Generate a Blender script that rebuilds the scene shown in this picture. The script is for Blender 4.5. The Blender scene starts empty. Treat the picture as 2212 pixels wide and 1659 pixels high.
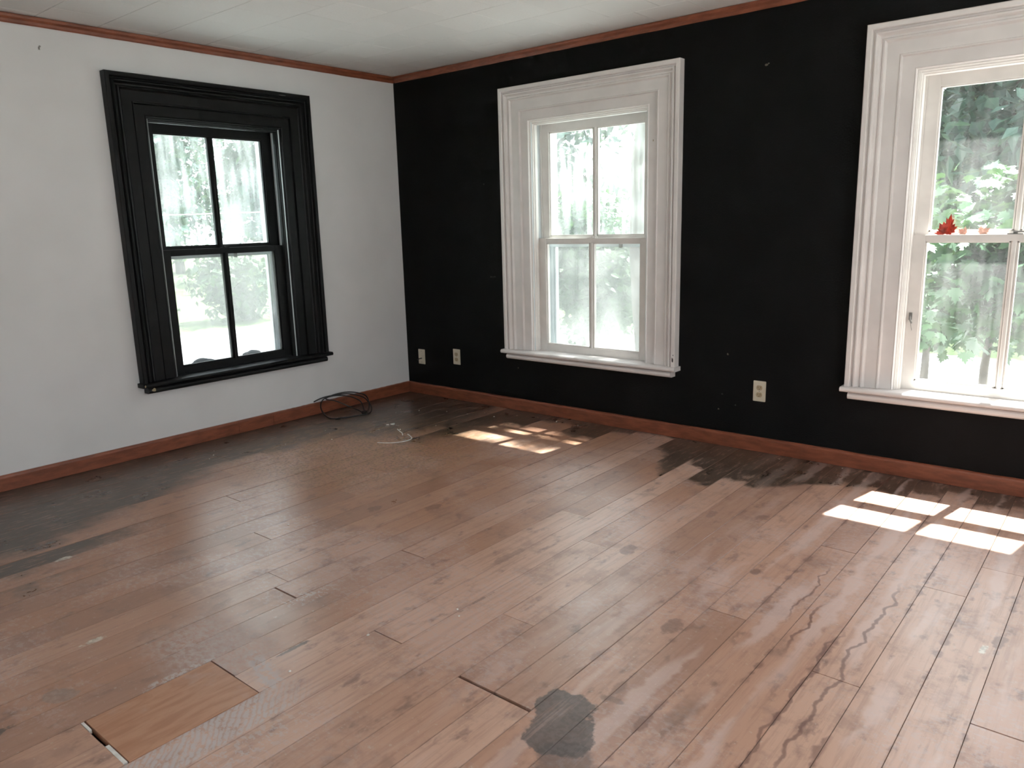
import bpy, bmesh, math, random
from mathutils import Vector, Matrix, noise
random.seed(7)
S = bpy.context.scene
C = S.collection
R = math.radians

# ------------------------------------------------------------------ camera
cd = bpy.data.cameras.new('camera'); cam = bpy.data.objects.new('camera', cd); C.objects.link(cam)
yaw, pitch, roll, fpx = -0.6979, -0.2081, -0.0262, 1647.76
fw = Vector((math.sin(yaw)*math.cos(pitch), math.cos(yaw)*math.cos(pitch), math.sin(pitch)))
rt = fw.cross(Vector((0, 0, 1))).normalized(); up = rt.cross(fw)
r2 = rt*math.cos(roll) + up*math.sin(roll); u2 = up*math.cos(roll) - rt*math.sin(roll)
m = Matrix((r2, u2, -fw)).transposed().to_4x4(); m.translation = (4.4239, -4.0117, 1.2838)
cam.matrix_world = m
cd.sensor_fit = 'HORIZONTAL'; cd.sensor_width = 36; cd.lens = fpx*36/2212; cd.clip_start = .02; cd.clip_end = 500
S.camera = cam

# ------------------------------------------------------------------ world, sun, exposure
w = bpy.data.worlds.new('hazy_sky'); S.world = w; w.use_nodes = True
bg = w.node_tree.nodes['Background']; bg.inputs[0].default_value = (.935, .945, 1, 1); bg.inputs[1].default_value = 3.4
sl = bpy.data.lights.new('sun', 'SUN'); sun = bpy.data.objects.new('sun', sl); C.objects.link(sun)
sl.energy = 20; sl.angle = .012; sl.color = (1, .965, .92)
sun.rotation_euler = Vector((-.188, -1, -1.887)).to_track_quat('-Z', 'Y').to_euler()
sun.location = (5, 8, 12)
S.view_settings.view_transform = 'Standard'; S.view_settings.look = 'None'
S.view_settings.gamma = 1; S.view_settings.use_curve_mapping = False; S.view_settings.exposure = 0.85
S.cycles.max_bounces = 6; S.cycles.diffuse_bounces = 5; S.cycles.transparent_max_bounces = 12
S.cycles.adaptive_threshold = .06; S.cycles.adaptive_min_samples = 16
S.cycles.caustics_reflective = False; S.cycles.caustics_refractive = False
S.cycles.sample_clamp_indirect = 8; S.cycles.filter_width = 2.0

# room: white wall is x = 0, black wall is y = 0, the floor is z = 0
RX, RY, HC, WT = 5.6, -6.4, 2.345, .25

REAR_FILL_WIN = [(3.8, 5.1)]  # added openings out of view, spans set to tune the room's fill light
NEAR_FILL_WIN = [(-5.7, -4.6), (-2.75, -1.15)]

# ------------------------------------------------------------------ node helpers
class V:
    def __init__(s, t, sock): s.t = t; s.k = sock
    def op(s, o, *a, clamp=False):
        n = s.t.nodes.new('ShaderNodeMath'); n.operation = o; n.use_clamp = clamp
        for i, x in enumerate((s,)+a):
            if isinstance(x, V): s.t.links.new(x.k, n.inputs[i])
            else: n.inputs[i].default_value = x
        return V(s.t, n.outputs[0])
    def __add__(s, o): return s.op('ADD', o)
    def __radd__(s, o): return s.op('ADD', o)
    def __sub__(s, o): return s.op('SUBTRACT', o)
    def __rsub__(s, o): return (s*-1)+o
    def __mul__(s, o): return s.op('MULTIPLY', o)
    def __rmul__(s, o): return s.op('MULTIPLY', o)
    def __truediv__(s, o): return s.op('DIVIDE', o)
    def mx(s, o): return s.op('MAXIMUM', o)
    def mn(s, o): return s.op('MINIMUM', o)
    def abs(s): return s.op('ABSOLUTE')
    def fract(s): return s.op('FRACT')
    def ss(s, a, b):                                    # smoothstep from a to b (a may exceed b)
        n = s.t.nodes.new('ShaderNodeMapRange'); n.interpolation_type = 'SMOOTHSTEP'
        lo, hi, p, q = (a, b, 0, 1) if a < b else (b, a, 1, 0)
        for i, x in enumerate((s, lo, hi, p, q)):
            if isinstance(x, V): s.t.links.new(x.k, n.inputs[i])
            else: n.inputs[i].default_value = x
        return V(s.t, n.outputs[0])

class Mat:
    dims = '3D'
    def __init__(s, name):
        s.m = bpy.data.materials.new(name); s.m.use_nodes = True; s.t = s.m.node_tree
        s.b = s.t.nodes['Principled BSDF']; s.out = s.t.nodes['Material Output']
    def node(s, k): return s.t.nodes.new('ShaderNode'+k)
    def pos(s):
        g = s.node('NewGeometry'); x = s.node('SeparateXYZ'); s.t.links.new(g.outputs['Position'], x.inputs[0])
        return [V(s.t, x.outputs[i]) for i in range(3)]
    def obj(s):
        g = s.node('TexCoord'); x = s.node('SeparateXYZ'); s.t.links.new(g.outputs['Object'], x.inputs[0])
        return [V(s.t, x.outputs[i]) for i in range(3)]
    def rnd(s):
        return V(s.t, s.node('ObjectInfo').outputs['Random'])
    def vec(s, x, y, z):
        n = s.node('CombineXYZ')
        for i, a in enumerate((x, y, z)):
            if isinstance(a, V): s.t.links.new(a.k, n.inputs[i])
            else: n.inputs[i].default_value = a
        return n.outputs[0]
    def noise(s, v, scale, detail=4, rough=.55, dist=0):
        n = s.node('TexNoise'); n.noise_dimensions = s.dims; s.t.links.new(v, n.inputs['Vector'])
        n.inputs['Scale'].default_value = scale; n.inputs['Detail'].default_value = detail
        n.inputs['Roughness'].default_value = rough; n.inputs['Distortion'].default_value = dist
        return V(s.t, n.outputs[0])
    def mix(s, f, a, b):
        n = s.node('MixRGB')
        for i, x in enumerate((f, a, b)):
            if isinstance(x, V): s.t.links.new(x.k, n.inputs[i])
            elif hasattr(x, 'is_linked'): s.t.links.new(x, n.inputs[i])
            elif isinstance(x, (tuple, list)): n.inputs[i].default_value = (*x[:3], 1)
            else: n.inputs[i].default_value = x
        return n.outputs[0]
    def set(s, name, x):
        i = s.b.inputs[name]
        if isinstance(x, V): s.t.links.new(x.k, i)
        elif hasattr(x, 'is_linked'): s.t.links.new(x, i)
        elif isinstance(x, (tuple, list)): i.default_value = (*x[:3], 1)
        else: i.default_value = x
        return s
    def bump(s, h, strength=.3, dist=.002):
        n = s.node('Bump'); n.inputs['Strength'].default_value = strength; n.inputs['Distance'].default_value = dist
        s.t.links.new(h.k, n.inputs['Height']); s.t.links.new(n.outputs[0], s.b.inputs['Normal'])

def paint(name, col, rough=.5, var=.12, scale=3, bump=.0, spec=.5):
    M = Mat(name); x, y, z = M.pos(); v = M.vec(x, y, z)
    n = M.noise(v, scale, 2, .6)
    M.set('Base Color', M.mix(n.ss(.3, .7), tuple(c*(1-var) for c in col), tuple(min(1, c*(1+var)) for c in col)))
    M.set('Roughness', rough); M.set('Specular IOR Level', spec)
    if bump > .28: M.bump(M.noise(v, 120, 1), bump, .002)
    return M.m

white_wall = paint('white_wall_paint', (.70, .685, .69), .6, .03, 2.5)
black_wall = paint('black_wall_paint', (.0065, .0065, .007), .6, .15, 4, .3, .12)
far_wall = paint('rear_wall_paint', (.72, .70, .68), .6, .04, 3)
white_trim = paint('white_gloss_paint', (.71, .665, .65), .38, .04, 7)
sash_white = paint('white_sash_paint', (.74, .70, .67), .4, .05, 9, .1)
black_trim = paint('black_gloss_paint', (.0085, .009, .010), .42, .15, 8, .15, .22)
storm_white = paint('storm_frame_paint', (.62, .66, .68), .4, .06, 6)
plaster_white = paint('chip_white', (.75, .73, .70), .7, .1, 40)
bare_wood = paint('bare_wood_chip', (.36, .29, .18), .7, .3, 60)
chip_dark = paint('dark_wood_chip', (.03, .022, .02), .8, .2, 60)
plate_ivory = paint('ivory_plastic', (.62, .56, .45), .35, .04, 20)
recept_tan = paint('tan_receptacle_plastic', (.40, .31, .20), .4, .05, 20)
slot_dark = paint('dark_slot', (.02, .017, .015), .5, .1, 20)
rubber_black = paint('black_cable_rubber', (.018, .018, .02), .45, .1, 30)
metal_grey = paint('aged_metal', (.22, .21, .20), .4, .2, 60)
siding = paint('outer_wall_siding', (.6, .6, .58), .6, .05, 3)
brown_trim = Mat('red_brown_trim_paint')
_x, _y, _z = brown_trim.pos(); _n = brown_trim.noise(brown_trim.vec(_x*2, _y*2, _z*9), 4, 6, .65)
brown_trim.set('Base Color', brown_trim.mix(_n.ss(.3, .72), (.165, .048, .025), (.285, .086, .044))); brown_trim.set('Roughness', .42)
brown_trim = brown_trim.m

def ceiling_mat():
    M = Mat('ceiling_tile_paint'); x, y, z = M.pos(); r = M.rnd()
    n = M.noise(M.vec(x, y, z), 90, 1, .7)
    c = M.mix(r, (.74, .73, .71), (.80, .785, .765))
    M.set('Base Color', M.mix(n.ss(.3, .8), c, (.76, .74, .72))); M.set('Roughness', .7); M.set('Specular IOR Level', .25)
    return M.m
ceil_m = ceiling_mat()
ceil_back = paint('ceiling_board', (.5, .46, .43), .8, .05, 4)

PW, SEAM = .132, 3.80            # plank pitch and one seam's place
# spills, knots, burns and paint spots: x, y, radius, x squeeze, y squeeze, softness, strength, colour
SPOTS = [(3.335, -2.535, .072, 1, 1, .006, .86, (.088, .070, .068)), (3.385, -2.62, .092, 1, 1, .006, .86, (.088, .070, .068)), (3.455, -2.70, .07, 1, 1, .012, .6, (.09, .07, .07)), (3.56, -2.69, .045, 1, 1, .012, .4, (.09, .07, .07)),
         (3.60, -2.33, .05, 1.6, .5, .03, .45, (.14, .08, .065)), (3.42, -2.42, .028, .7, 2.2, .006, .45, (.15, .10, .09)), (2.215, -3.58, .05, 2.0, .45, .006, .8, (.06, .05, .048)),
         (2.492, -2.84, .03, 4, .5, .006, .8, (.10, .06, .05)), (2.17, -3.36, .035, 1, 1, .006, .45, (.25, .22, .21)),
         (1.77, -1.86, .03, 1.3, .8, .008, .6, (.17, .085, .07)), (1.98, -1.68, .03, 1.3, .8, .008, .6, (.17, .085, .07)), (3.24, -.93, .03, 1.3, .8, .008, .6, (.17, .085, .07)), (2.95, -1.55, .03, 1.3, .8, .008, .6, (.17, .085, .07)), (3.36, -1.98, .03, 1.3, .8, .008, .6, (.17, .085, .07)),
         (3.05, -1.02, .025, 1.5, .6, .008, .5, (.2, .11, .09)), (3.42, -1.45, .022, 1.2, .8, .008, .6, (.15, .09, .08)), (2.60, -1.9, .03, 2, .4, .012, .5, (.2, .11, .08)), (2.75, -2.25, .02, 4, .4, .008, .6, (.13, .08, .06)),
         (1.935, -3.17, .022, 1.5, .7, .006, .8, (.66, .63, .56)), (4.163, -1.55, .018, 1.5, .7, .006, .8, (.66, .63, .56)), (1.16, -2.98, .012, 1.5, .7, .006, .8, (.66, .63, .56))]
DRIPS = [(3.868, -2.5, -1.25, .008), (3.80, -2.55, -1.65, .008), (3.70, -1.95, -1.55, .0065), (3.63, -1.75, -1.2, .005)]
def floor_mat(dark_edge, sunny, chalk, spots, x0=0, x1=9):
    """the worn pine, with only those marks that this stretch of floor carries"""
    M = Mat('worn_pine_floor'); M.dims = '2D'; x, y, z = M.pos(); r = M.rnd(); v = M.vec(x, y, z)
    edge = (((x-SEAM)/PW).fract()-.5).abs()                       # .5 at a seam
    big = M.noise(v, 1.5, 3, .6); med = M.noise(v, 5.5, 5, .68); sm = M.noise(M.vec(x*1.3, y*.7, z), 12, 4, .62); fine = M.noise(v, 60, 2, .6)
    rs = r*37
    grain = M.noise(M.vec(x*24+rs, y*1.4+rs, z), 2.2, 4, .65)
    wob = M.noise(M.vec(x*3, y*4, z), 3, 3, .55) if sunny else None
    ch = M.noise(M.vec(x*9, y*14, z), 4, 3, .7)
    # board tones: redder and less worn toward the white wall, bleached toward the windows
    c = M.mix(r, (.50, .28, .20), (.64, .405, .31))
    c = M.mix((x+(r-.5)*.9+(big-.5)*1.2).ss(3.2, 1.6)*.75, c, (.385, .185, .108))
    c = M.mix((r*7.3).fract().ss(.55, .95)*.42, c, (.27, .14, .10))
    c = M.mix(grain.ss(.42, .72)*.42, c, (.30, .15, .105))
    c = M.mix(big.ss(.48, .7)*.35, c, (.67, .46, .39))
    c = M.mix(med.ss(.50, .70)*.5, c, (.29, .165, .13))          # smudges
    c = M.mix(sm.ss(.57, .80)*.75, c, (.20, .11, .09))
    c = M.mix((ch.ss(.5, .62)*big.ss(.42, .6))*.3, c, (.52, .44, .45))
    c = M.mix(fine.ss(.70, .76)*.35, c, (.60, .52, .46))
    rough = med*.22+.19+big*.08
    if dark_edge:                                                # old dark varnish left round the edge of the room, plank by plank
        lim = (y*-1).ss(1.7, 3.2)*.70+.42
        dl = (x-lim+(r-.5)*.4+(med-.5)*.45).ss(.10, -.16)
        ext = ((x-2.9).abs()).ss(.62, .15)*.40+.19
        dr = ((y*-1)-ext+(r-.5)*.36+(med-.5)*.25).ss(.03, -.05)
        cx_ = x-.5; cy_ = y+.42
        cor = ((cx_*cx_+cy_*cy_).op('SQRT')+(med-.5)*.5+(r-.5)*.25).ss(.86, .55)
        worn = M.noise(M.vec(x*20, y*4, z), 2.5, 4, .7).ss(.54, .66)
        dark = dl.mx(dr*.95).mx(cor)*(1-worn*.45)*(1-edge.ss(.475, .495)*.35)
        c = M.mix(dark*.96, c, M.mix(med, (.036, .027, .021), (.088, .061, .044)))
        mo = (((x-.95)*(x-.95)+(y+1.3)*(y+1.3)).op('SQRT')).ss(.95, .3)      # half-stripped mottling near the corner
        c = M.mix(mo*sm.ss(.44, .56)*.5, c, (.36, .20, .095))
        c = M.mix(mo*fine.ss(.54, .62)*.6, c, (.085, .055, .04))
        c = M.mix((edge+(fine-.5)*.02).ss(.478, .496)*(1-dark)*.5, c, (.12, .065, .05))
        rough = rough-dark*.03
    else: c = M.mix((edge+(fine-.5)*.02).ss(.478, .496)*.4, c, (.12, .065, .05))
    if sunny:                                                    # water-drip streaks beside the seams, bleached runs down some boards
        sn = x.ss(2.7, 3.7); band = M.noise(M.vec(x*5, y*1.0, z), 1.6, 1, .5)
        c = M.mix((edge*-1+.5+(wob-.5)*.45).ss(.24, .38)*band.ss(.54, .42)*sn*.5, c, (.70, .53, .49))
        c = M.mix((edge+(wob-.5)*.55).ss(.43, .52)*band.ss(.47, .57)*sn*.65, c, (.18, .085, .068))
        dw = M.noise(M.vec(x*.6, y*2.6, z), 2.4, 3, .5)
        for lx_, ya, yb, wd in DRIPS:                             # long wandering stains
            if x0 < lx_+.06 and x1 > lx_-.06:
                c = M.mix(((x-lx_+(dw-.5)*.10).abs()+(fine-.5)*.006).ss(wd, wd*.3)*((y-(ya+yb)/2).abs()+(med-.5)*.3).ss((yb-ya)/2+.05, (yb-ya)/2-.15)*.66, c, (.15, .068, .058))
    if chalk:                                                    # chalky scraper marks by the patch
        sl_ = ((y+x*.9+(med-.5)*.06)/.021).fract()
        a1 = (x-2.675).abs().ss(.068, .055)*(y+3.2).abs().ss(.36, .15)*(((sl_-.5).abs()).ss(.05, .3)*.7+.3)*ch.ss(.3, .5)
        a1b = (x-2.79).abs().ss(.07, .02)*(y+3.15).abs().ss(.3, .1)*ch.ss(.5, .62)*.5
        a2 = (x-2.28).abs().ss(.28, .12)*(y+2.97).abs().ss(.2, .06)*ch.ss(.25, .75)*.7
        a3 = ((x-2.52).abs().ss(.13, .1)*(y+2.925+(x-2.5)*.25).abs().ss(.05, .015)*ch.ss(.35, .55))
        a4 = (x-2.335).abs().ss(.02, .008)*(y+3.08).abs().ss(.14, .08)*ch.ss(.4, .6)
        a5 = (x-2.24).abs().ss(.05, .03)*(y+2.56).abs().ss(.13, .05)*ch.ss(.52, .62)*.8
        chm = a1.mx(a1b).mx(a2).mx(a3).mx(a4).mx(a5)
        c = M.mix(chm*.75, c, (.56, .52, .53)); rough = rough+chm*.3
    if spots:
        nn = (M.noise(v, 9, 4, .65)-.5)*.11
        masks = {}
        for k in spots:
            px, py, rad, sx, sy, soft, f, colr = SPOTS[k]
            dx = (x-px)*sx; dy = (y-py)*sy
            q = ((dx*dx+dy*dy).op('SQRT')+nn-rad).ss(soft, -soft)*f
            masks[colr] = masks[colr].mx(q) if colr in masks else q
        for colr, q in masks.items(): c = M.mix(q*(1-grain.ss(.5, .7)*.35), c, M.mix(fine.ss(.4, .6), tuple(k*.8 for k in colr), tuple(k*1.2 for k in colr)))
    M.set('Base Color', c); M.set('Roughness', rough.op('MINIMUM', .9)); M.set('Specular IOR Level', .85)
    return M.m
_fm = {}
def floor_for(x0, x1, y0, y1):
    sp_ = tuple(k for k, q in enumerate(SPOTS) if q[0]+(q[2]+.06)/q[3] > x0 and q[0]-(q[2]+.06)/q[3] < x1 and q[1]+(q[2]+.06)/q[4] > y0 and q[1]-(q[2]+.06)/q[4] < y1)
    key = (x0 < 1.75 or y1 > -.01, x1 > 2.7, x1 > 1.98 and x0 < 2.87 and y0 < -2.4 and y1 > -3.6, sp_)+((x0, x1) if x1 > 3.5 and x0 < 4.1 else ())
    if key not in _fm: _fm[key] = floor_mat(*key)
    return _fm[key]
patch_m = Mat('orange_plywood')
_x, _y, _z = patch_m.pos(); _g = patch_m.noise(patch_m.vec(_x*9, _y*1.6, _z), 3, 6, .6, 1.2); _h = patch_m.noise(patch_m.vec(_x, _y, _z), 9, 5, .6)
_c = patch_m.mix(_g.ss(.35, .65), (.41, .195, .112), (.50, .265, .165))
_c = patch_m.mix(_h.ss(.55, .75)*.5, _c, (.47, .31, .25))
patch_m.set('Base Color', _c); patch_m.set('Roughness', .42); patch_m = patch_m.m
under_m = paint('dark_subfloor', (.025, .02, .017), .9, .2, 9)

def glass_mat(name, dirt_lo, dirt_hi, grey=.9):
    M = Mat(name); x, y, z = M.pos()
    n = M.noise(M.vec(x*16, y*16, z*1.3), 2, 3, .6); n2 = M.noise(M.vec(x, y, z), 5, 1, .5)
    f = (n*.6+n2*.4).ss(.35, .65)*(dirt_hi-dirt_lo)+dirt_lo
    tr = M.node('BsdfTransparent'); tr.inputs[0].default_value = (.93, .97, .96, 1)
    tl = M.node('BsdfTranslucent'); tl.inputs[0].default_value = (grey, grey, grey, 1)
    gl = M.node('BsdfGlossy'); gl.inputs['Roughness'].default_value = .03
    m1 = M.node('MixShader'); M.t.links.new(f.k, m1.inputs[0]); M.t.links.new(tr.outputs[0], m1.inputs[1]); M.t.links.new(tl.outputs[0], m1.inputs[2])
    m2 = M.node('MixShader'); m2.inputs[0].default_value = .04
    M.t.links.new(m1.outputs[0], m2.inputs[1]); M.t.links.new(gl.outputs[0], m2.inputs[2])
    M.t.links.new(m2.outputs[0], M.out.inputs['Surface']); M.t.nodes.remove(M.b)
    return M.m
glass_dusty = glass_mat('dusty_glass', .015, .06)
glass_streaky = glass_mat('streaky_storm_glass', .02, .14)
glass_clear = glass_mat('clear_old_glass', .01, .035)
def screen_mat():
    M = Mat('insect_screen_mesh')
    tr = M.node('BsdfTransparent'); df = M.node('BsdfDiffuse'); df.inputs[0].default_value = (.13, .13, .125, 1)
    tl = M.node('BsdfTranslucent'); tl.inputs[0].default_value = (.21, .215, .21, 1)
    a = M.node('AddShader'); M.t.links.new(df.outputs[0], a.inputs[0]); M.t.links.new(tl.outputs[0], a.inputs[1])
    m1 = M.node('MixShader'); m1.inputs[0].default_value = .38
    M.t.links.new(tr.outputs[0], m1.inputs[1]); M.t.links.new(a.outputs[0], m1.inputs[2]); M.t.links.new(m1.outputs[0], M.out.inputs['Surface'])
    M.t.nodes.remove(M.b); return M.m
screen_m = screen_mat()

def leaf_mat(name, a, b, trans=.35):
    M = Mat(name); x, y, z = M.pos(); n = M.noise(M.vec(x, y, z), 2.3, 1, .7)
    col = M.mix(n.ss(.35, .65), a, b)
    tl = M.node('BsdfTranslucent'); M.t.links.new(M.mix(.5, col, (.14, .22, .04)), tl.inputs[0])
    ms = M.node('MixShader'); ms.inputs[0].default_value = trans
    M.set('Base Color', col); M.set('Roughness', .45)
    M.t.links.new(M.b.outputs[0], ms.inputs[1]); M.t.links.new(tl.outputs[0], ms.inputs[2]); M.t.links.new(ms.outputs[0], M.out.inputs['Surface'])
    return M.m
leaf_a = leaf_mat('maple_leaf', (.018, .066, .026), (.040, .125, .036), .14)
leaf_b = leaf_mat('far_leaf', (.012, .040, .030), (.024, .066, .044), .12)
leaf_c = leaf_mat('shrub_leaf', (.024, .066, .024), (.046, .105, .034), .15)
bark = paint('bark', (.09, .075, .06), .9, .3, 8, .4)
red_leaf_m = paint('red_leaf', (.42, .035, .014), .5, .45, 35)
stone_m = paint('grey_stone', (.16, .17, .19), .8, .25, 14, .3)
wire_m = paint('wire_grey', (.5, .45, .44), .5, .1, 5)
def ground_mat():
    M = Mat('lawn_and_gravel'); x, y, z = M.pos(); v = M.vec(x, y, z)
    n = M.noise(v, 1.2, 6, .65); n2 = M.noise(v, 25, 3)
    c = M.mix(n.ss(.4, .6), (.10, .17, .05), (.17, .22, .09)); M.set('Base Color', M.mix(n2*.4, c, (.08, .12, .04)))
    M.set('Roughness', .9); return M.m
lawn_m = ground_mat()
gravel_m = paint('pale_gravel', (.52, .525, .53), .9, .12, 12)

# ------------------------------------------------------------------ mesh helpers
class MB:
    def __init__(s): s.v = []; s.f = []
    def add(s, vs, fs):
        k = len(s.v); s.v += [tuple(p) for p in vs]; s.f += [tuple(i+k for i in f) for f in fs]; return s
    def box(s, a, b):
        (x0, y0, z0), (x1, y1, z1) = [[min(p, q) for p, q in zip(a, b)], [max(p, q) for p, q in zip(a, b)]]
        return s.add([(x0, y0, z0), (x1, y0, z0), (x1, y1, z0), (x0, y1, z0), (x0, y0, z1), (x1, y0, z1), (x1, y1, z1), (x0, y1, z1)],
                     [(0, 3, 2, 1), (4, 5, 6, 7), (0, 1, 5, 4), (1, 2, 6, 5), (2, 3, 7, 6), (3, 0, 4, 7)])
    def tube(s, pts, rad, n=8, cap=True):
        pts = [Vector(p) for p in pts]; k = len(s.v); nrm = None
        for i, p in enumerate(pts):
            t = (pts[min(i+1, len(pts)-1)]-pts[max(i-1, 0)]).normalized()
            if nrm is None: nrm = t.orthogonal().normalized()
            nrm = (nrm-t*nrm.dot(t)); nrm = nrm.normalized() if nrm.length > 1e-6 else t.orthogonal().normalized()
            b = t.cross(nrm); r = rad[i] if isinstance(rad, (list, tuple)) else rad
            for j in range(n):
                a = 2*math.pi*j/n; s.v.append(tuple(p+nrm*math.cos(a)*r+b*math.sin(a)*r))
        for i in range(len(pts)-1):
            for j in range(n):
                s.f.append((k+i*n+j, k+i*n+(j+1) % n, k+(i+1)*n+(j+1) % n, k+(i+1)*n+j))
        if cap:
            s.f.append(tuple(k+j for j in reversed(range(n)))); e = k+(len(pts)-1)*n; s.f.append(tuple(e+j for j in range(n)))
        return s
    def prism(s, prof, p0, p1, ax):                    # profile [(a,b)] swept; ax maps (a,b,t)->xyz
        n = len(prof)
        vs = [ax(a, b, p0) for a, b in prof]+[ax(a, b, p1) for a, b in prof]
        return s.add(vs, [(i, (i+1) % n, n+(i+1) % n, n+i) for i in range(n)]+[tuple(reversed(range(n))), tuple(range(n, 2*n))])
    def build(s, name, mat, parent=None, smooth=False, bevel=0, fix=True):
        me = bpy.data.meshes.new(name); me.from_pydata(s.v, [], s.f); me.materials.append(mat)
        if fix or bevel:
            bm = bmesh.new(); bm.from_mesh(me)
            if bevel:
                bmesh.ops.bevel(bm, geom=bm.edges[:], offset=bevel, segments=2, affect='EDGES', clamp_overlap=True)
            bmesh.ops.recalc_face_normals(bm, faces=bm.faces); bm.to_mesh(me); bm.free()
        if smooth:
            for p in me.polygons: p.use_smooth = True
        me.update()
        o = bpy.data.objects.new(name, me); C.objects.link(o)
        if parent: o.parent = parent
        return o
def tag(o, label, cat, kind=None, group=None):
    o['label'] = label; o['category'] = cat
    if kind: o['kind'] = kind
    if group: o['group'] = group
    return o
def empty(name, loc=(0, 0, 0), rz=0):
    o = bpy.data.objects.new(name, None); C.objects.link(o); o.location = loc; o.rotation_euler = (0, 0, rz); return o

# ------------------------------------------------------------------ walls with openings
HW, Z0, Z1 = .44, .405, 1.925
def wall(name, mat, length, wins, ax, label, top=HC+.05, t0=-WT, t1=None):
    """ax(t, d, z): t along the wall, d 0 at the room face and 1 at the outer face"""
    mb = MB(); t0 = -WT; t1 = length+WT
    def b(ta, tb, za, zb): 
        if tb-ta > 1e-5: mb.box(ax(ta, 0, za), ax(tb, WT, zb))
    cur = t0
    for a, c, za, zb in wins:
        b(cur, a, -.1, top); b(a, c, -.1, za); b(a, c, zb, top); cur = c
    b(cur, t1, -.1, top)
    return tag(mb.build(name, mat), label, 'wall', 'structure')
LC, MC, RC = -1.432, 1.693, 3.94
wall('wall_left', white_wall, -RY, [(-LC-HW, -LC+HW, Z0, Z1)], lambda t, d, z: (-d, -t, z), 'white painted wall with the black-framed window')
wr = wall('wall_right', black_wall, RX, [(MC-HW, MC+HW, Z0, Z1), (RC-HW, RC+HW, Z0, Z1)], lambda t, d, z: (t, d, z), 'matte black painted wall with two white-framed windows')
wall('wall_rear', far_wall, RX, [(a, b, .4, 2.2) for a, b in REAR_FILL_WIN], lambda t, d, z: (t, RY-d, z), 'pale painted wall across the room from the black wall')
wall('wall_near', far_wall, -RY, [(-b, -a, .4, 2.2) for a, b in reversed(NEAR_FILL_WIN)], lambda t, d, z: (RX+d, -t, z), 'pale painted wall across the room from the white wall')
# unseen glazed windows added in the walls behind the viewer, sized for fill light
def fill_window(n, loc, rz, wd, label):
    e = tag(empty('window_%d' % n, loc, rz), label, 'window', 'structure'); h = wd/2
    f = MB()
    f.box((-h, -.01, .40), (-h+.06, .1, 2.2)).box((h-.06, -.01, .40), (h, .1, 2.2)).box((-h, -.01, .40), (h, .1, .46)).box((-h, -.01, 2.14), (h, .1, 2.2)).box((-h, .0, 1.28), (h, .08, 1.32))
    f.build('window_frame', sash_white, e)
    MB().box((-h+.06, .045, .46), (h-.06, .049, 2.14)).build('pane', glass_clear, e)
for i, (a, b) in enumerate(REAR_FILL_WIN): fill_window(4+i, ((a+b)/2, RY-.02, 0), math.pi, b-a, 'plain white window in the pale wall facing the black wall, behind the viewer')
for i, (a, b) in enumerate(NEAR_FILL_WIN): fill_window(5+i, (RX+.02, (a+b)/2, 0), -math.pi/2, b-a, ('plain white window in the pale wall, away from the black wall', 'plain white window in the pale wall, next to the black wall')[i])

# small marks on the walls
def chip(parent, pts, nrm, mat, name='paint_chip', th=.0015):
    """a thin irregular flake: pts is a ring of world points on the wall, nrm its outward normal"""
    mb = MB(); n = len(pts); N = Vector(nrm)*th
    mb.add([Vector(p)-N*.3 for p in pts]+[Vector(p)+N for p in pts], [tuple(range(n, 2*n)), tuple(reversed(range(n)))]+[(i, (i+1) % n, n+(i+1) % n, n+i) for i in range(n)])
    return mb.build(name, mat, parent)
def ring(c, ru, rv, u, v, n=9, seed=0):
    rr = random.Random(seed)
    return [Vector(c)+Vector(u)*math.cos(2*math.pi*i/n)*ru*rr.uniform(.6, 1.2)+Vector(v)*math.sin(2*math.pi*i/n)*rv*rr.uniform(.6, 1.2) for i in range(n)]
chip_pale = paint('exposed_plaster', (.16, .145, .11), .8, .2, 60)
chip_faint = paint('faint_scuff', (.05, .05, .048), .8, .2, 60)
for i, (x, z, a, b, mt) in enumerate([(2.801, 2.036, .009, .006, chip_pale), (2.812, 2.041, .006, .003, chip_pale), (2.645, .532, .005, .006, chip_pale), (.913, .921, .004, .004, chip_faint), (.93, .922, .004, .004, chip_faint),
        (.895, .92, .004, .004, chip_faint), (.855, 1.546, .004, .006, chip_faint), (1.12, .30, .006, .004, chip_pale), (2.62, .30, .006, .004, chip_faint), (2.70, .245, .005, .004, chip_faint), (2.60, .21, .005, .004, chip_pale)]):
    chip(wr, ring((x, 0, z), a, b, (1, 0, 0), (0, 0, 1), 8, i), (0, -1, 0), mt)
nl = MB(); nl.tube([(-.005, -2.362, 2.207), (.012, -2.362, 2.209), (.013, -2.362, 2.209)], [.002, .002, .005], 8)
nl.box((-.001, -2.366, 2.195), (.0015, -2.358, 2.206))
tag(nl.build('nail', metal_grey), 'small dark nail high on the white wall beside the black window', 'nail')

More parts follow.
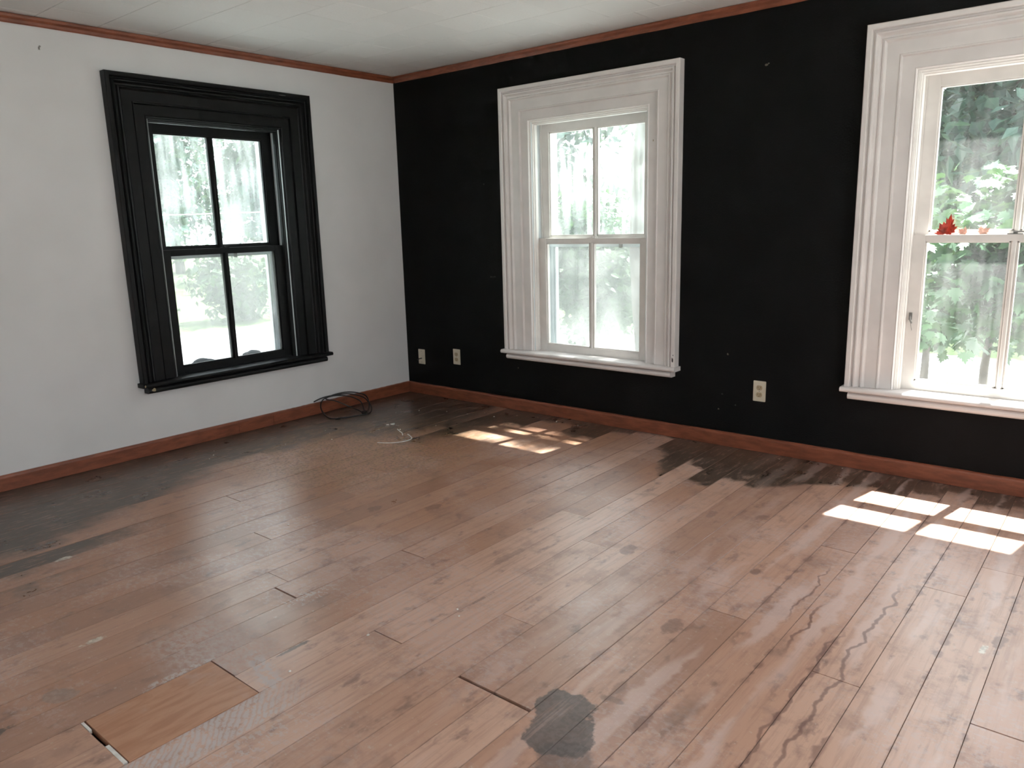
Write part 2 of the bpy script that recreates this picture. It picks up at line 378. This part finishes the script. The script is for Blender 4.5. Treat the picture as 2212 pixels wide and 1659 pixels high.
# ------------------------------------------------------------------ floor
fl = tag(empty('floor', (0, 0, 0)), 'worn pine plank floor with dark varnished edges and stains', 'floor', 'structure')
MB().box((-WT, RY-WT, -.12), (RX+WT, WT, -.022)).build('subfloor', under_m, fl)
def plank_mesh(wd, ln):
    mb = MB(); h = wd/2; b = .0007; t = .02
    prof = [(-h, -t), (h, -t), (h, -b), (h-b, 0), (-h+b, 0), (-h, -b)]
    mb.prism(prof, -ln/2+.0005, ln/2-.0005, lambda a, c, q: (a, q, c)); return mb
pl_me = {}
def plank(x0, x1, y0, y1, mat=None, name='plank'):
    ln = y1-y0; wd = (x1-x0)-.0011; mat = mat or floor_for(x0, x1, y0, y1); key = (round(wd, 3), round(ln, 2), name)
    if key not in pl_me:
        o = plank_mesh(wd, ln).build(name, mat, fl); pl_me[key] = o.data
    else:
        o = bpy.data.objects.new(name, pl_me[key]); C.objects.link(o); o.parent = fl
    o.material_slots[0].link = 'OBJECT'; o.material_slots[0].material = mat
    o.location = ((x0+x1)/2, (y0+y1)/2, random.uniform(-.0007, .0007)); return o
k0 = -int(SEAM/PW)-1; col = k0
gaps = {}
while SEAM+col*PW < RX:
    xa = max(0.0, SEAM+col*PW); xb = min(RX, SEAM+(col+1)*PW)
    if xb-xa < .012: col += 1; continue
    mid = (xa+xb)/2; cuts = [0.0]; g = .001
    rr = random.Random(col*13+5)
    if 3.0 < mid < 3.28: js = [(-2.598, .010), (-4.9, .001)]
    elif 2.08 < mid < 2.22: js = [(-2.603, .006), (-4.6, .001)]
    elif 2.34 < mid < 2.62: js = [(-1.1-rr.uniform(0, .3), .001), (-3.0, .007), (-3.37, .012), (-5, .001)]
    elif 3.28 < mid < 3.41: js = [(-1.62, .002), (-4.2, .001)]
    elif 3.54 < mid < 3.67: js = [(-1.07, .002), (-4.0, .001)]
    elif 4.20 < mid < 4.34: js = [(-1.95, .002), (-4.4, .001)]
    elif 3.93 < mid < 4.07: js = [(-1.21, .002), (-3.9, .001)]
    elif 2.61 < mid < 2.75: js = [(-2.58, .003), (-4.4, .001)]
    else:
        js = [(-rr.uniform(.9, 2.6), rr.choice((.001, .001, .0025))), (-rr.uniform(4.2, 5.6), .001)]
    y1 = 0.0
    for j, (yj, gw) in enumerate(js+[(RY, 0)]):
        y0 = yj
        if 2.34 < mid < 2.62 and j == 2:
            pass                                             # the patch board fills this
        else: plank(xa, xb, y0+gw/2, y1)
        y1 = y0-gw/2
    col += 1
pb = plank(2.3505, 2.6105, -3.3635, -3.0035, patch_m, 'patch_board'); pb['label'] = 'square-cut orange plywood patch'; pb.location.z = .001
fi = MB().box((2.348, -3.3745, -.012), (2.40, -3.3675, -.0008)).box((2.50, -3.3755, -.012), (2.605, -3.3655, -.0004)).build('filler_strip', plaster_white, fl); fi['label'] = 'white filler in the joint of the plywood patch'
# splintered edge of the wide open joint
sp = MB()
for i in range(10):
    x = 3.03+i*.024; sp.box((x, -2.6035, -.006), (x+random.uniform(.006, .02), -2.6035+random.uniform(.001, .004), -.002))
sp.build('splinter', under_m, fl)['kind'] = 'stuff'

# ------------------------------------------------------------------ ceiling tiles
ce = tag(empty('ceiling', (0, 0, HC)), 'pale ceiling of staggered square fibre tiles', 'ceiling', 'structure')
MB().box((-WT, RY-WT, .008), (RX+WT, WT, .12)).build('ceiling_board', ceil_back, ce)
TP = .3; ty0 = -.27
def tile_mb(x0, x1, y0, y1, mb):
    g = .0007; b = .002
    x0 += g; x1 -= g; y0 += g; y1 -= g
    mb.add([(x0, y0, .008), (x1, y0, .008), (x1, y1, .008), (x0, y1, .008), (x0, y0, b), (x1, y0, b), (x1, y1, b), (x0, y1, b),
            (x0+b, y0+b, 0), (x1-b, y0+b, 0), (x1-b, y1-b, 0), (x0+b, y1-b, 0)],
           [(0, 1, 5, 4), (1, 2, 6, 5), (2, 3, 7, 6), (3, 0, 4, 7), (4, 5, 9, 8), (5, 6, 10, 9), (6, 7, 11, 10), (7, 4, 8, 11), (8, 9, 10, 11)])
rest = MB(); tme = {}; row = -1
while True:
    ya = 0 if row == -1 else ty0-row*TP; yb = ty0-(row+1)*TP
    if ya <= RY: break
    yb = max(yb, RY); off = .145 if row % 2 else 0.0
    x = 2.04-.3*8+off*1.0
    while x < RX:
        xa = max(0, x); xb = min(RX, x+TP); x += TP
        if xb-xa < .01: continue
        if xa < 3.9 and ya > -3.3:
            key = (round(xb-xa, 3), round(ya-yb, 3))
            if key not in tme:
                mb = MB(); w_, h_ = key; tile_mb(-w_/2, w_/2, -h_/2, h_/2, mb); o = mb.build('ceiling_tile', ceil_m, ce); tme[key] = o.data
            else:
                o = bpy.data.objects.new('ceiling_tile', tme[key]); C.objects.link(o); o.parent = ce
            o.location = ((xa+xb)/2, (ya+yb)/2, random.uniform(0, .0012))
        else: tile_mb(xa, xb, yb, ya, rest)
    row += 1
o = rest.build('ceiling_tiles', ceil_m, ce); o['kind'] = 'stuff'

# ------------------------------------------------------------------ ceiling trim and baseboards
def wavy_strip(name, prof, p0, p1, ax, label, cat):
    mb = MB(); n = len(prof); K = 60; rr = random.Random(len(name)); vs = []
    for i in range(K+1):
        t = p0+(p1-p0)*i/K; e = rr.uniform(-.0012, .0012)
        vs += [ax(a, b+(e if 0 < j < n-1 else 0), t) for j, (a, b) in enumerate(prof)]
    fs = [(i*n+j, i*n+(j+1) % n, (i+1)*n+(j+1) % n, (i+1)*n+j) for i in range(K) for j in range(n)]
    mb.add(vs, fs+[tuple(range(n)), tuple(reversed(range(K*n, K*n+n)))])
    return tag(mb.build(name, brown_trim), label, cat, 'structure')
crown = [(0, HC-.002), (0, 2.302), (.006, 2.300), (.010, 2.306), (.013, 2.318), (.022, 2.328), (.024, 2.336), (.024, HC-.002)]
wavy_strip('trim_1', crown, -.0, RY, lambda a, b, t: (a, t, b), 'red-brown ceiling moulding along the white wall', 'moulding')
wavy_strip('trim_2', crown, .024, RX, lambda a, b, t: (t, -a, b), 'red-brown ceiling moulding along the black wall', 'moulding')
base = [(0, .002), (0, .083), (.010, .083), (.016, .079), (.018, .070), (.018, .004), (.018, .002)]
bl_ = wavy_strip('baseboard_left', base, -.0, -1.245, lambda a, b, t: (a, t, b), 'red-brown baseboard along the white wall', 'baseboard')
for a, b in ((-1.2465, -1.50), (-1.5015, RY)):
    mb = MB().prism(base, a, b, lambda p, q, t: (p, t, q)); mb.build('board_length', brown_trim, bl_)
wavy_strip('baseboard_right', base, .018, RX, lambda a, b, t: (t, -a, b), 'red-brown baseboard along the black wall', 'baseboard')

# ------------------------------------------------------------------ the three windows
CASE = [(0, 0), (0, .050), (.003, .054), (.022, .054), (.025, .050), (.028, .036), (.033, .036), (.036, .044), (.040, .049), (.046, .048), (.050, .038), (.056, .028), (.064, .026),
        (.069, .033), (.076, .034), (.082, .025), (.086, .022), (.141, .022), (.144, .027), (.149, .027), (.153, .012), (.207, .012), (.211, .016), (.215, .012), (.216, .006), (.216, 0)]
STOP = [(.2145, .004), (.221, .004), (.224, .001), (.2245, -.008), (.230, -.009), (.233, -.012), (.2335, -.020), (.238, -.021), (.2405, -.026), (.241, -.046), (.2145, -.046)]
OH, ZT, ZB = .649, 2.131, .434
def sweep(prof, side):
    mb = MB(); n = len(prof)
    if side == 'top': A = [(-OH+d, -w_, ZT-d) for d, w_ in prof]; B = [(OH-d, -w_, ZT-d) for d, w_ in prof]
    else:
        s = -1 if side == 'l' else 1
        A = [(s*(OH-d), -w_, ZB) for d, w_ in prof]; B = [(s*(OH-d), -w_, ZT-d) for d, w_ in prof]
    mb.add(A+B, [(i, (i+1) % n, n+(i+1) % n, n+i) for i in range(n)]+[tuple(range(n)), tuple(reversed(range(n, 2*n)))])
    return mb
GH = .355
def sash(e, mat, glass, y0, y1, za, zb, zg0, zg1, name, mw=.026):
    """a sash between depths y0 < y1, glazed from zg0 to zg1, with one upright muntin"""
    so = .414
    f = MB()
    f.box((-so, y0, za), (-GH, y1, zb)).box((GH, y0, za), (so, y1, zb)).box((-GH, y0, za), (GH, y1, zg0)).box((-GH, y0, zg1), (GH, y1, zb))
    for a, b in ((-GH, -mw/2), (mw/2, GH)):                  # sloped putty / inner moulding round each light
        i0 = .007; ym = (y0+y1)/2
        for q in ((a, zg0, a+i0, zg1), (b-i0, zg0, b, zg1)): f.box((q[0], y0+.008, q[1]), (q[2], y1-.004, q[3]))
        for q in ((a, zg0, b, zg0+i0), (a, zg1-i0, b, zg1)): f.box((q[0], y0+.008, q[1]), (q[2], y1-.004, q[3]))
    s = f.build(name, mat, e, bevel=.0012)
    h = mw/2
    MB().prism([(-h, y0+.012), (-h*.45, y0+.001), (h*.45, y0+.001), (h, y0+.012), (h, y1-.003), (-h, y1-.003)], zg0-.001, zg1+.001, lambda a, b, t: (a, b, t)).build('muntin', mat, s)
    yg = (y0+y1)/2+.004
    for a, b in ((-GH, -h), (h, GH)): MB().box((a+.001, yg, zg0+.001), (b-.001, yg+.003, zg1-.001)).build('pane', glass, s)
    return s
def bull(depth, z0_, z1_, inner):                           # bullnosed board section (y, z), y negative is into the room
    r = (z1_-z0_)/2; zc = (z0_+z1_)/2
    return [(inner, z1_)]+[(-depth+r-r*math.cos(a*math.pi/8)*1.0 if False else -depth+r-r*math.sin(a*math.pi/8), zc+r*math.cos(a*math.pi/8)) for a in range(9)]+[(inner, z0_)]
def make_window(n, loc, rz, trim, inner, label, storm, glass_in, jamb_out):
    e = tag(empty('window_%d' % n, loc, rz), label, 'window', 'structure')
    for side in ('l', 'top', 'r'):
        sweep(CASE, side).build('casing', trim, e); 
        sweep(STOP, side).build('stop', inner, e)
    # stool and the moulding below it
    MB().prism(bull(.082, .409, .4335, .048), -.662, .662, lambda a, b, t: (t, a, b) if (abs(t) < 9) else None).build('stool', trim, e, bevel=0)
    MB().prism([(0, .370), (-.040, .370)]+[(-.046-.016*math.sin(k*math.pi/6), .387-.017*math.cos(k*math.pi/6)) for k in range(7)]+[(-.040, .409), (0, .409)], -.628, .628, lambda a, b, t: (t, a, b)).build('apron', trim, e)
    # jambs through the wall and the outer sill
    j = MB(); t = .018
    for s in (-1, 1): j.box((s*(HW-t), .001, Z0), (s*HW, WT+.03, Z1))
    j.box((-HW, .001, Z1-t), (HW, WT+.03, Z1)); j.build('jamb', jamb_out, e)
    MB().prism([(.047, .428), (.047, Z0), (WT+.07, Z0-.045), (WT+.07, Z0-.015), (.13, .428)], -HW, HW, lambda a, b, q: (q, a, b)).build('outer_sill', jamb_out, e)
    pb = MB()
    for s in (-1, 1): pb.box((s*(HW-t-.002), .089, .43), (s*(HW-t-.014), .0935, Z1-t))
    pb.build('parting_bead', inner, e)
    lo = sash(e, inner, glass_in, .049, .086, .4305, 1.178, .478, 1.148, 'sash')
    upp = sash(e, inner, glass_in, .096, .130, 1.152, 1.906, 1.192, 1.846, 'sash')
    # sash lock on the meeting rail
    k = MB().box((-.03, .052, 1.178), (.03, .082, 1.182)).tube([(0, .066, 1.18), (0, .066, 1.192)], .009, 10).box((-.006, .05, 1.186), (.034, .06, 1.192))
    k.build('sash_lock', inner if n == 1 else metal_grey if n == 3 else inner, lo)
    if storm:
        y0, y1, q = .186, .206, .026; so = HW-t-.001
        f = MB()
        for s in (-1, 1): f.box((s*so, y0, .405), (s*(so-q), y1, Z1-t))
        f.box((-so, y0, .405), (so, y1, .43)).box((-so, y0, Z1-t-q), (so, y1, Z1-t)).box((-so, y0-.006, 1.118), (so, y1, 1.148))
        for s in (-1, 1): f.box((s*(so-q), y0+.006, .43), (s*(so-q-.012), y1-.002, 1.14))
        st = f.build('storm_frame', storm_white, e, bevel=.0015)
        MB().box((-so+q, .196, 1.148), (so-q, .199, Z1-t-q)).build('pane', glass_streaky, st)
        MB().box((-so+q, .1925, .43), (so-q, .1935, 1.12)).build('insect_screen', screen_m, st)
        for x in (.14,): MB().box((x-.012, y0-.012, 1.112), (x+.012, y0-.004, 1.15)).build('storm_catch', metal_grey, st)
    return e
w1 = make_window(1, (0, LC, 0), math.pi/2, black_trim, black_trim, 'black-painted sash window in moulded casing on the white wall', True, glass_dusty, storm_white)
w2 = make_window(2, (MC, 0, 0), 0, white_trim, sash_white, 'white-painted sash window in the black wall near the room corner', True, glass_dusty, storm_white)
w3 = make_window(3, (RC, 0, 0), 0, white_trim, sash_white, 'white-painted sash window in the black wall with a red leaf on its rail', False, glass_clear, sash_white)
# wear on the casings
def wchip(e, c, ru, rv, mat, seed, d=-.045):
    pts = [Vector((c[0]+ru*math.cos(2*math.pi*i/9)*random.Random(seed+i).uniform(.5, 1.2), d, c[1]+rv*math.sin(2*math.pi*i/9)*random.Random(seed+i+50).uniform(.5, 1.2))) for i in range(9)]
    chip(e, pts, (0, -1, 0), mat, 'paint_chip', .0012)
wchip(w2, (.637, .475), .007, .017, chip_dark, 3, -.0538); wchip(w2, (.640, .505), .003, .004, chip_dark, 5, -.0538); wchip(w2, (.47, 1.72), .004, .008, bare_wood, 9, -.0118)
wchip(w1, (-.600, .392), .016, .011, bare_wood, 4, -.0615); wchip(w1, (-.655, .424), .005, .008, bare_wood, 6, -.082)
wchip(w1, (.44, 2.112), .035, .003, metal_grey, 8, -.0538)
# latch and string on the window with the leaf
lt = MB().tube([(-.392, .047, .80), (-.392, .038, .795), (-.388, .032, .775), (-.382, .036, .76)], .004, 8).box((-.398, .044, .775), (-.384, .05, .81))
lt.tube([(-.386, .034, .775), (-.384, .036, .75), (-.380, .04, .725)], .0012, 6)
lt.build('latch', metal_grey, w3)

# red leaf on the meeting rail
def leaf_shape():
    half = [(0, 0), (.10, .02), (.30, -.02), (.26, .10), (.52, .14), (.44, .24), (.62, .44), (.40, .42), (.38, .56), (.22, .50), (.26, .78), (.14, .70), (0, 1.0)]
    return half
def maple(scale, c, rot, curl=.1):
    h = leaf_shape(); pts = h+[(-x, y) for x, y in reversed(h[1:-1])]
    vs = [Vector((0, .35, .0))]+[Vector((x, y, curl*(x*x*1.6+(y-.35)**2*.5))) for x, y in pts]
    n = len(pts)
    return [Vector(c)+rot@(v*scale) for v in vs], [(0, 1+i, 1+(i+1) % n) for i in range(n)]
rl = MB(); rot = Matrix.Rotation(R(8), 3, 'Y')@Matrix.Rotation(R(78), 3, 'X')
vs, fs = maple(.098, (0, 0, 0), rot, .35); rl.add([(v.x*.66+3.668, v.y+.078, v.z+1.178) for v in vs], fs)
vs, fs = maple(.052, (3.655, .071, 1.178), Matrix.Rotation(R(-28), 3, 'Y')@Matrix.Rotation(R(70), 3, 'X'), .4); rl.add(vs, fs)
rl.tube([(3.668, .078, 1.1815), (3.69, .072, 1.181), (3.715, .066, 1.1805)], .0012, 6)
rlo = rl.build('dried_leaf', red_leaf_m, fix=False)
so_ = rlo.modifiers.new('thick', 'SOLIDIFY'); so_.thickness = .0006
tag(rlo, 'red maple leaf standing on the middle rail of the white window', 'leaf')
faded = paint('faded_leaf', (.52, .30, .24), .6, .3, 30)
for i, (x, s) in enumerate(((3.745, .045), (3.80, .05))):
    q = MB(); vs, fs = maple(s, (x, .076, 1.179), Matrix.Rotation(R(55*(1 if i else -1)), 3, 'Y')@Matrix.Rotation(R(66), 3, 'X'), .5); q.add(vs, fs)
    o = q.build('dried_leaf', faded, fix=False); mo = o.modifiers.new('thick', 'SOLIDIFY'); mo.thickness = .0006
    tag(o, ('small faded curled leaf right beside the red maple leaf', 'small faded curled leaf second along from the red maple leaf')[i], 'leaf')

# ------------------------------------------------------------------ outlets
def outlet(x, z, kind, label):
    e = tag(empty('wall_outlet' if kind else 'cable_plate', (x, 0, z)), label, 'outlet')
    MB().box((-.035, -.006, -.057), (.035, 0.0, .057)).build('plate', plate_ivory, e, bevel=.002)
    if kind:
        for s in (-1, 1):
            r = MB(); zc = s*.0195; pts = []
            for k in range(20):
                a = 2*math.pi*k/20; pts.append((.0170*math.cos(a), max(-.0135, min(.0135, .0172*math.sin(a)))))
            r.prism([(a, b+zc) for a, b in pts], -.0085, -.004, lambda a, b, t: (a, t, b)); ro = r.build('receptacle', recept_tan, e)
            for a, b, c, d in ((-.0075, -.0055, -.002, .007), (.0055, .0075, -.003, .007)): MB().box((a, -.0089, zc+c), (b, -.0078, zc+d)).build('slot', slot_dark, ro)
            MB().tube([(0, -.0078, zc-.008), (0, -.0089, zc-.008)], .0025, 8).build('slot', slot_dark, ro)
        MB().tube([(0, -.004, 0), (0, -.0072, 0)], .003, 10).build('screw', metal_grey, e)
    else:
        MB().tube([(0, -.004, -.012), (0, -.016, -.012)], .005, 8).build('jack', metal_grey, e)
        MB().tube([(0, -.014, -.012), (-.004, -.024, -.014), (-.016, -.030, -.019), (-.028, -.022, -.024), (-.036, -.012, -.03)], .0032, 8).build('cable_stub', rubber_black, e)
        for s in (-1, 1): MB().tube([(0, -.004, s*.042), (0, -.007, s*.042)], .003, 10).build('screw', metal_grey, e)
outlet(.161, .292, 0, 'ivory cable plate with a black cable stub, nearest the room corner')
outlet(.535, .324, 1, 'ivory double socket between the cable plate and the middle window')
outlet(2.837, .343, 1, 'ivory double socket between the two white windows')

# ------------------------------------------------------------------ coiled cable by the white wall
def spline(pts, k=10):
    P = [Vector(p) for p in pts]; out = []
    for i in range(len(P)-1):
        a, b, c, d = P[max(i-1, 0)], P[i], P[i+1], P[min(i+2, len(P)-1)]
        for j in range(k):
            t = j/k; out.append(.5*((2*b)+(c-a)*t+(2*a-5*b+4*c-d)*t*t+(3*b-a-3*c+d)*t**3))
    return out+[P[-1]]
CABLE = [(.035, -.93, .10), (.03, -.86, .112), (.05, -.78, .118), (.09, -.67, .115), (.17, -.60, .085), (.27, -.62, .035), (.32, -.68, .006), (.30, -.76, .004),
         (.27, -.86, .004), (.20, -.93, .006), (.10, -.92, .05), (.05, -.87, .10), (.045, -.78, .113), (.08, -.68, .10), (.17, -.64, .07), (.26, -.68, .03), (.31, -.72, .012),
         (.24, -.71, .022), (.16, -.75, .055), (.10, -.80, .09), (.05, -.84, .105), (.04, -.75, .12), (.07, -.64, .12), (.14, -.56, .09), (.20, -.58, .035), (.235, -.62, .008), (.255, -.65, .0055)]
ca = empty('coiled_cable', (.17, -.76, 0)); tag(ca, 'loose coil of thin black cable leaning on the baseboard', 'cable')
off = Vector((.17, -.76, 0))
MB().tube([p-off for p in spline([(x, y, max(z, .0052)) for x, y, z in CABLE])], .0044, 7).build('wire', rubber_black, ca, smooth=True)
MB().tube([Vector(p)-off for p in ((.255, -.65, .0065), (.265, -.66, .0065), (.28, -.675, .0065))], [.006, .0065, .005], 8).build('connector', rubber_black, ca)
MB().box((.275-off.x, -.715-off.y, .001), (.30-off.x, -.685-off.y, .022)).build('wire_tie', rubber_black, ca, bevel=.003)

# ------------------------------------------------------------------ crumbs and scraps on the floor
def crumb(x, y, s, seed):
    rr = random.Random(seed); bm = bmesh.new(); bmesh.ops.create_icosphere(bm, subdivisions=1, radius=s)
    for v in bm.verts: v.co = Vector((v.co.x*rr.uniform(.6, 1.3), v.co.y*rr.uniform(.6, 1.3), max(v.co.z*rr.uniform(.3, .7), -s*.3)))
    me = bpy.data.meshes.new('plaster_crumb'); bm.to_mesh(me); bm.free(); me.materials.append(plaster_white)
    o = bpy.data.objects.new('plaster_crumb', me); C.objects.link(o); o.location = (x, y, s*.3+.0008); return o
big = [(.684, -.789, .015, 'largest white plaster crumb on the dark floor by the room corner'), (.66, -.81, .010, 'white plaster crumb touching the largest crumb by the room corner')]
for i, (x, y, s, l) in enumerate(big): tag(crumb(x, y, s, i), l, 'crumb')
small = [(.45, -.55), (.55, -.42), (.75, -.35), (.88, -.28), (1.0, -.22), (1.12, -.25), (1.2, -.14), (.83, -.86), (.42, -1.12), (.50, -1.16), (.62, -1.25), (1.55, -.12), (1.72, -.12), (.33, -1.85), (.36, -1.9), (.25, -1.8), (.95, -.62), (3.0, -.08), (3.3, -.05), (2.1, -.10),
         (1.2, -2.35), (1.25, -2.28), (1.62, -2.22), (2.75, -2.33), (2.77, -2.36), (2.62, -2.62), (2.6, -2.9)]
for i, (x, y) in enumerate(small):
    tag(crumb(x+random.uniform(-.02, .02), y+random.uniform(-.02, .02) if y < -.2 else y, random.uniform(.003, .006), 40+i), 'tiny white plaster crumb scattered on the plank floor', 'crumb', None, 'tiny plaster crumbs on the floor')
tw = MB().tube(spline([(.80, -.85, .003), (.86, -.88, .003), (.90, -.90, .004), (.93, -.925, .003)]), .003, 6)
tag(tw.build('plastic_tie', plaster_white, smooth=True), 'short bent white plastic strip beside the largest plaster crumb', 'scrap')
tw = MB().tube(spline([(.93, -1.13, .003), (1.0, -1.09, .003), (1.05, -1.02, .004), (1.04, -.95, .003), (.98, -.91, .003), (.95, -.90, .005)]), .0028, 6)
tag(tw.build('plastic_tie', plaster_white, smooth=True), 'longer hooked white plastic strip curling on the dark floor', 'scrap')

# ------------------------------------------------------------------ outside
GZ = -.62
g = tag(MB().box((-90, -90, GZ-.3), (90, 90, GZ)).build('ground', lawn_m), 'green lawn outside the house', 'lawn', 'structure')
yd = MB(); yd.box((-9.4, -40, GZ), (40, 7.5, GZ+.012)); tag(yd.build('path', gravel_m), 'pale sunlit gravel yard around the house', 'yard', 'structure')
fdn = MB(); fdn.box((0, RY, GZ-.1), (RX, 0, -.13)); tag(fdn.build('foundation', siding), 'house foundation under the floor', 'foundation', 'structure')
rf = MB(); rf.box((-.55, RY-.55, HC+.4), (RX+.55, .38, HC+.55)); tag(rf.build('roof', siding), 'house eave above the room', 'roof', 'structure')

def leaves(mb, centre, radii, n, size, seed, shell=.35, flat=False, clusters=0, shape='quad', droop=.0, zmin=None):
    rr = random.Random(seed); cl = []
    for i in range(clusters):
        d = Vector((rr.gauss(0, 1), rr.gauss(0, 1), rr.gauss(0, 1))).normalized(); q = rr.uniform(shell, 1)**.6
        cl.append(Vector((d.x*radii[0]*q, d.y*radii[1]*q, d.z*radii[2]*q)))
    for i in range(n):
        if cl:
            c = rr.choice(cl); cr = min(radii)*.34; p = c+Vector((rr.gauss(0, cr), rr.gauss(0, cr), rr.gauss(0, cr*.6)))
        else:
            d = Vector((rr.gauss(0, 1), rr.gauss(0, 1), rr.gauss(0, 1))).normalized(); q = rr.uniform(shell, 1)
            p = Vector((d.x*radii[0]*q, d.y*radii[1]*q, d.z*radii[2]*q))
        p = Vector(centre)+p
        if zmin is not None and p.z < zmin: continue
        s = size*rr.uniform(.65, 1.3)
        rot = Matrix.Rotation(rr.uniform(0, 6.283), 3, 'Z')@Matrix.Rotation(rr.gauss(-.5, .55), 3, 'X')@Matrix.Rotation(rr.gauss(0, .4), 3, 'Y')
        if shape == 'maple': vs, fs = maple(s, p, rot, rr.uniform(-.25, .1))
        else:
            vs = [p+rot@Vector(v)*s for v in ((0, -.1, 0), (.34, .3, .07), (0, 1, 0), (-.34, .3, .07))]; fs = [(0, 1, 2), (0, 2, 3)]
        mb.add(vs, fs)
def tree(name, label, loc, height, crown_c, radii, n, size, mat, seed, clusters=24, trunk=.16, group=None, shape='quad', zmin=None, branches=7):
    e = tag(empty(name, loc), label, 'tree' if 'tree' in name else 'shrub', None, group)
    rr = random.Random(seed+99); t = MB()
    top = Vector(crown_c)+Vector((0, 0, radii[2]*.3))
    t.tube(spline([(0, 0, -.05), (rr.uniform(-.1, .1), rr.uniform(-.1, .1), top.z*.4), tuple(top)], 5), [trunk*(1-.75*i/10) for i in range(11)], 8)
    t.build('trunk', bark, e, smooth=True)
    for i in range(branches):
        a = rr.uniform(0, 6.28); h0 = crown_c[2]+radii[2]*rr.uniform(-.7, .3); f = h0/top.z
        p0 = Vector((top.x*f, top.y*f, h0)); p1 = Vector(crown_c)+Vector((radii[0]*.8*math.cos(a), radii[1]*.8*math.sin(a), radii[2]*rr.uniform(-.2, .6)))
        MB().tube(spline([p0, (p0+p1)/2+Vector((0, 0, .1*radii[2])), p1], 4), [trunk*.4*(1-.8*k/8) for k in range(9)], 6).build('branch', bark, e, smooth=True)
    m_ = MB(); leaves(m_, crown_c, radii, n, size, seed, .3, clusters=clusters, shape=shape, zmin=zmin)
    o = m_.build('foliage', mat, e, fix=False); o['kind'] = 'stuff'
    return e
# beyond the leaf window
tree('maple_shrub', 'leafy young maple close outside the window with the red leaf', (3.55, 3.0, GZ), 2.2, (.05, 0, 1.5), (.66, .5, .66), 2600, .12, leaf_a, 1, 22, .05, shape='maple')
tree('maple_shrub', 'broad maple bush behind the young maple, outside the leaf window', (2.6, 5.3, GZ), 2.2, (0, 0, 1.35), (.85, .6, .8), 3000, .13, leaf_a, 2, 24, .05, shape='maple')
tree('shade_tree', 'tall dark tree straight beyond the window with the red leaf', (2.7, 11.5, GZ), 9, (0, 0, 4.3), (1.9, 1.6, 3.1), 6000, .26, leaf_b, 3, 40, .2)
tree('shade_tree', 'tall loose tree with sky gaps, beyond the leaf window', (.3, 18.5, GZ), 10, (0, 0, 5.2), (2.2, 2.0, 3.4), 3600, .32, leaf_b, 4, 30, .22)
# beyond the middle window
tree('lilac_shrub', 'wide green shrub close outside the middle window', (-1.5, 4.5, GZ), 2.2, (0, 0, 1.2), (.95, .55, 1.0), 4600, .11, leaf_c, 5, 34, .05)
tree('lilac_shrub', 'green shrub behind the wide shrub, outside the middle window', (-3.3, 7.3, GZ), 2.2, (0, 0, 1.4), (.9, .6, 1.2), 3200, .13, leaf_c, 6, 28, .05)
tree('shade_tree', 'pale round tree behind the shrubs beyond the middle window', (-8.3, 12.5, GZ), 8, (0, 0, 4.2), (1.9, 1.7, 2.9), 5000, .26, leaf_b, 7, 34, .2)
tree('shade_tree', 'slim tree behind the shrubs beyond the middle window', (-3.9, 15.2, GZ), 8, (0, 0, 4.3), (1.6, 1.5, 2.9), 3600, .26, leaf_b, 8, 26, .18)
# a high limb that dapples the sun on the middle window
tree('garden_tree', 'high open tree shading the middle window from above', (.2, 3.4, GZ), 9, (1.5, .3, 7.9), (1.6, 1.2, 1.3), 620, .16, leaf_a, 9, 16, .12, shape='maple', branches=5)
# beyond the black window
for i, (x, y, h, rx, rz, n, lab) in enumerate([(-19, 6.6, 3.9, 1.7, 2.9, 5000, 'round tree beyond the yard, away from the corner side in the black window'), (-21.5, 13.2, 4.3, 1.7, 3.0, 5200, 'round tree beyond the yard, toward the corner side in the black window'),
        (-30, 13.5, 5.4, 2.4, 4.0, 6000, 'far tall tree between the two round trees in the black window'), (-33, 22.5, 5.4, 2.4, 4.0, 5000, 'far tall tree behind the round trees in the black window')]):
    tree('yard_tree', lab, (x, y, GZ), 9, (0, 0, h), (rx, rx, rz), n, .3, leaf_b, 20+i, 36, .24)
for i, (x, y) in enumerate(((-10.7, 2.4), (-10.5, 4.7), (-10.9, 7.0))):
    tree('hedge_shrub', ('low bush at the edge of the pale yard, first along', 'low bush at the edge of the pale yard, second along', 'low bush at the edge of the pale yard, third along')[i], (x, y, GZ), 2, (0, 0, .72), (.8, .6, .62), 2600, .14, leaf_c, 30+i, 20, .05)
# utility wires
for i, (x, z, lab) in enumerate(((-12.6, 1.62, 'upper utility wire crossing the view in the black window'), (-13.2, .72, 'lower utility wire crossing the view in the black window'))):
    pts = [(x, -30+k*2.5, z+((k-13)/12)**2*1.2+(k-13)*(.03, .12)[i]) for k in range(28)]
    tag(MB().tube(pts, .012, 6).build('utility_wire', wire_m), lab, 'wire')
# lumps on the outer sill of the black window
for i, (y, s) in enumerate(((-1.60, .085), (-1.25, .075))):
    rr = random.Random(i); bm = bmesh.new(); bmesh.ops.create_icosphere(bm, subdivisions=3, radius=1)
    for v in bm.verts:
        k = 1+.22*noise.noise(v.co*1.6+Vector((i*7, 0, 0))); v.co = Vector((v.co.x*.022*k, v.co.y*s*k, v.co.z*.042*k))
    me = bpy.data.meshes.new('stone'); bm.to_mesh(me); bm.free(); me.materials.append(stone_m)
    for p in me.polygons: p.use_smooth = True
    o = bpy.data.objects.new('stone', me); C.objects.link(o); o.location = (-.160, y, .452)
    tag(o, ('grey lump on the outer sill of the black window, away from the corner', 'grey lump on the outer sill of the black window, nearer the corner')[i], 'stone')
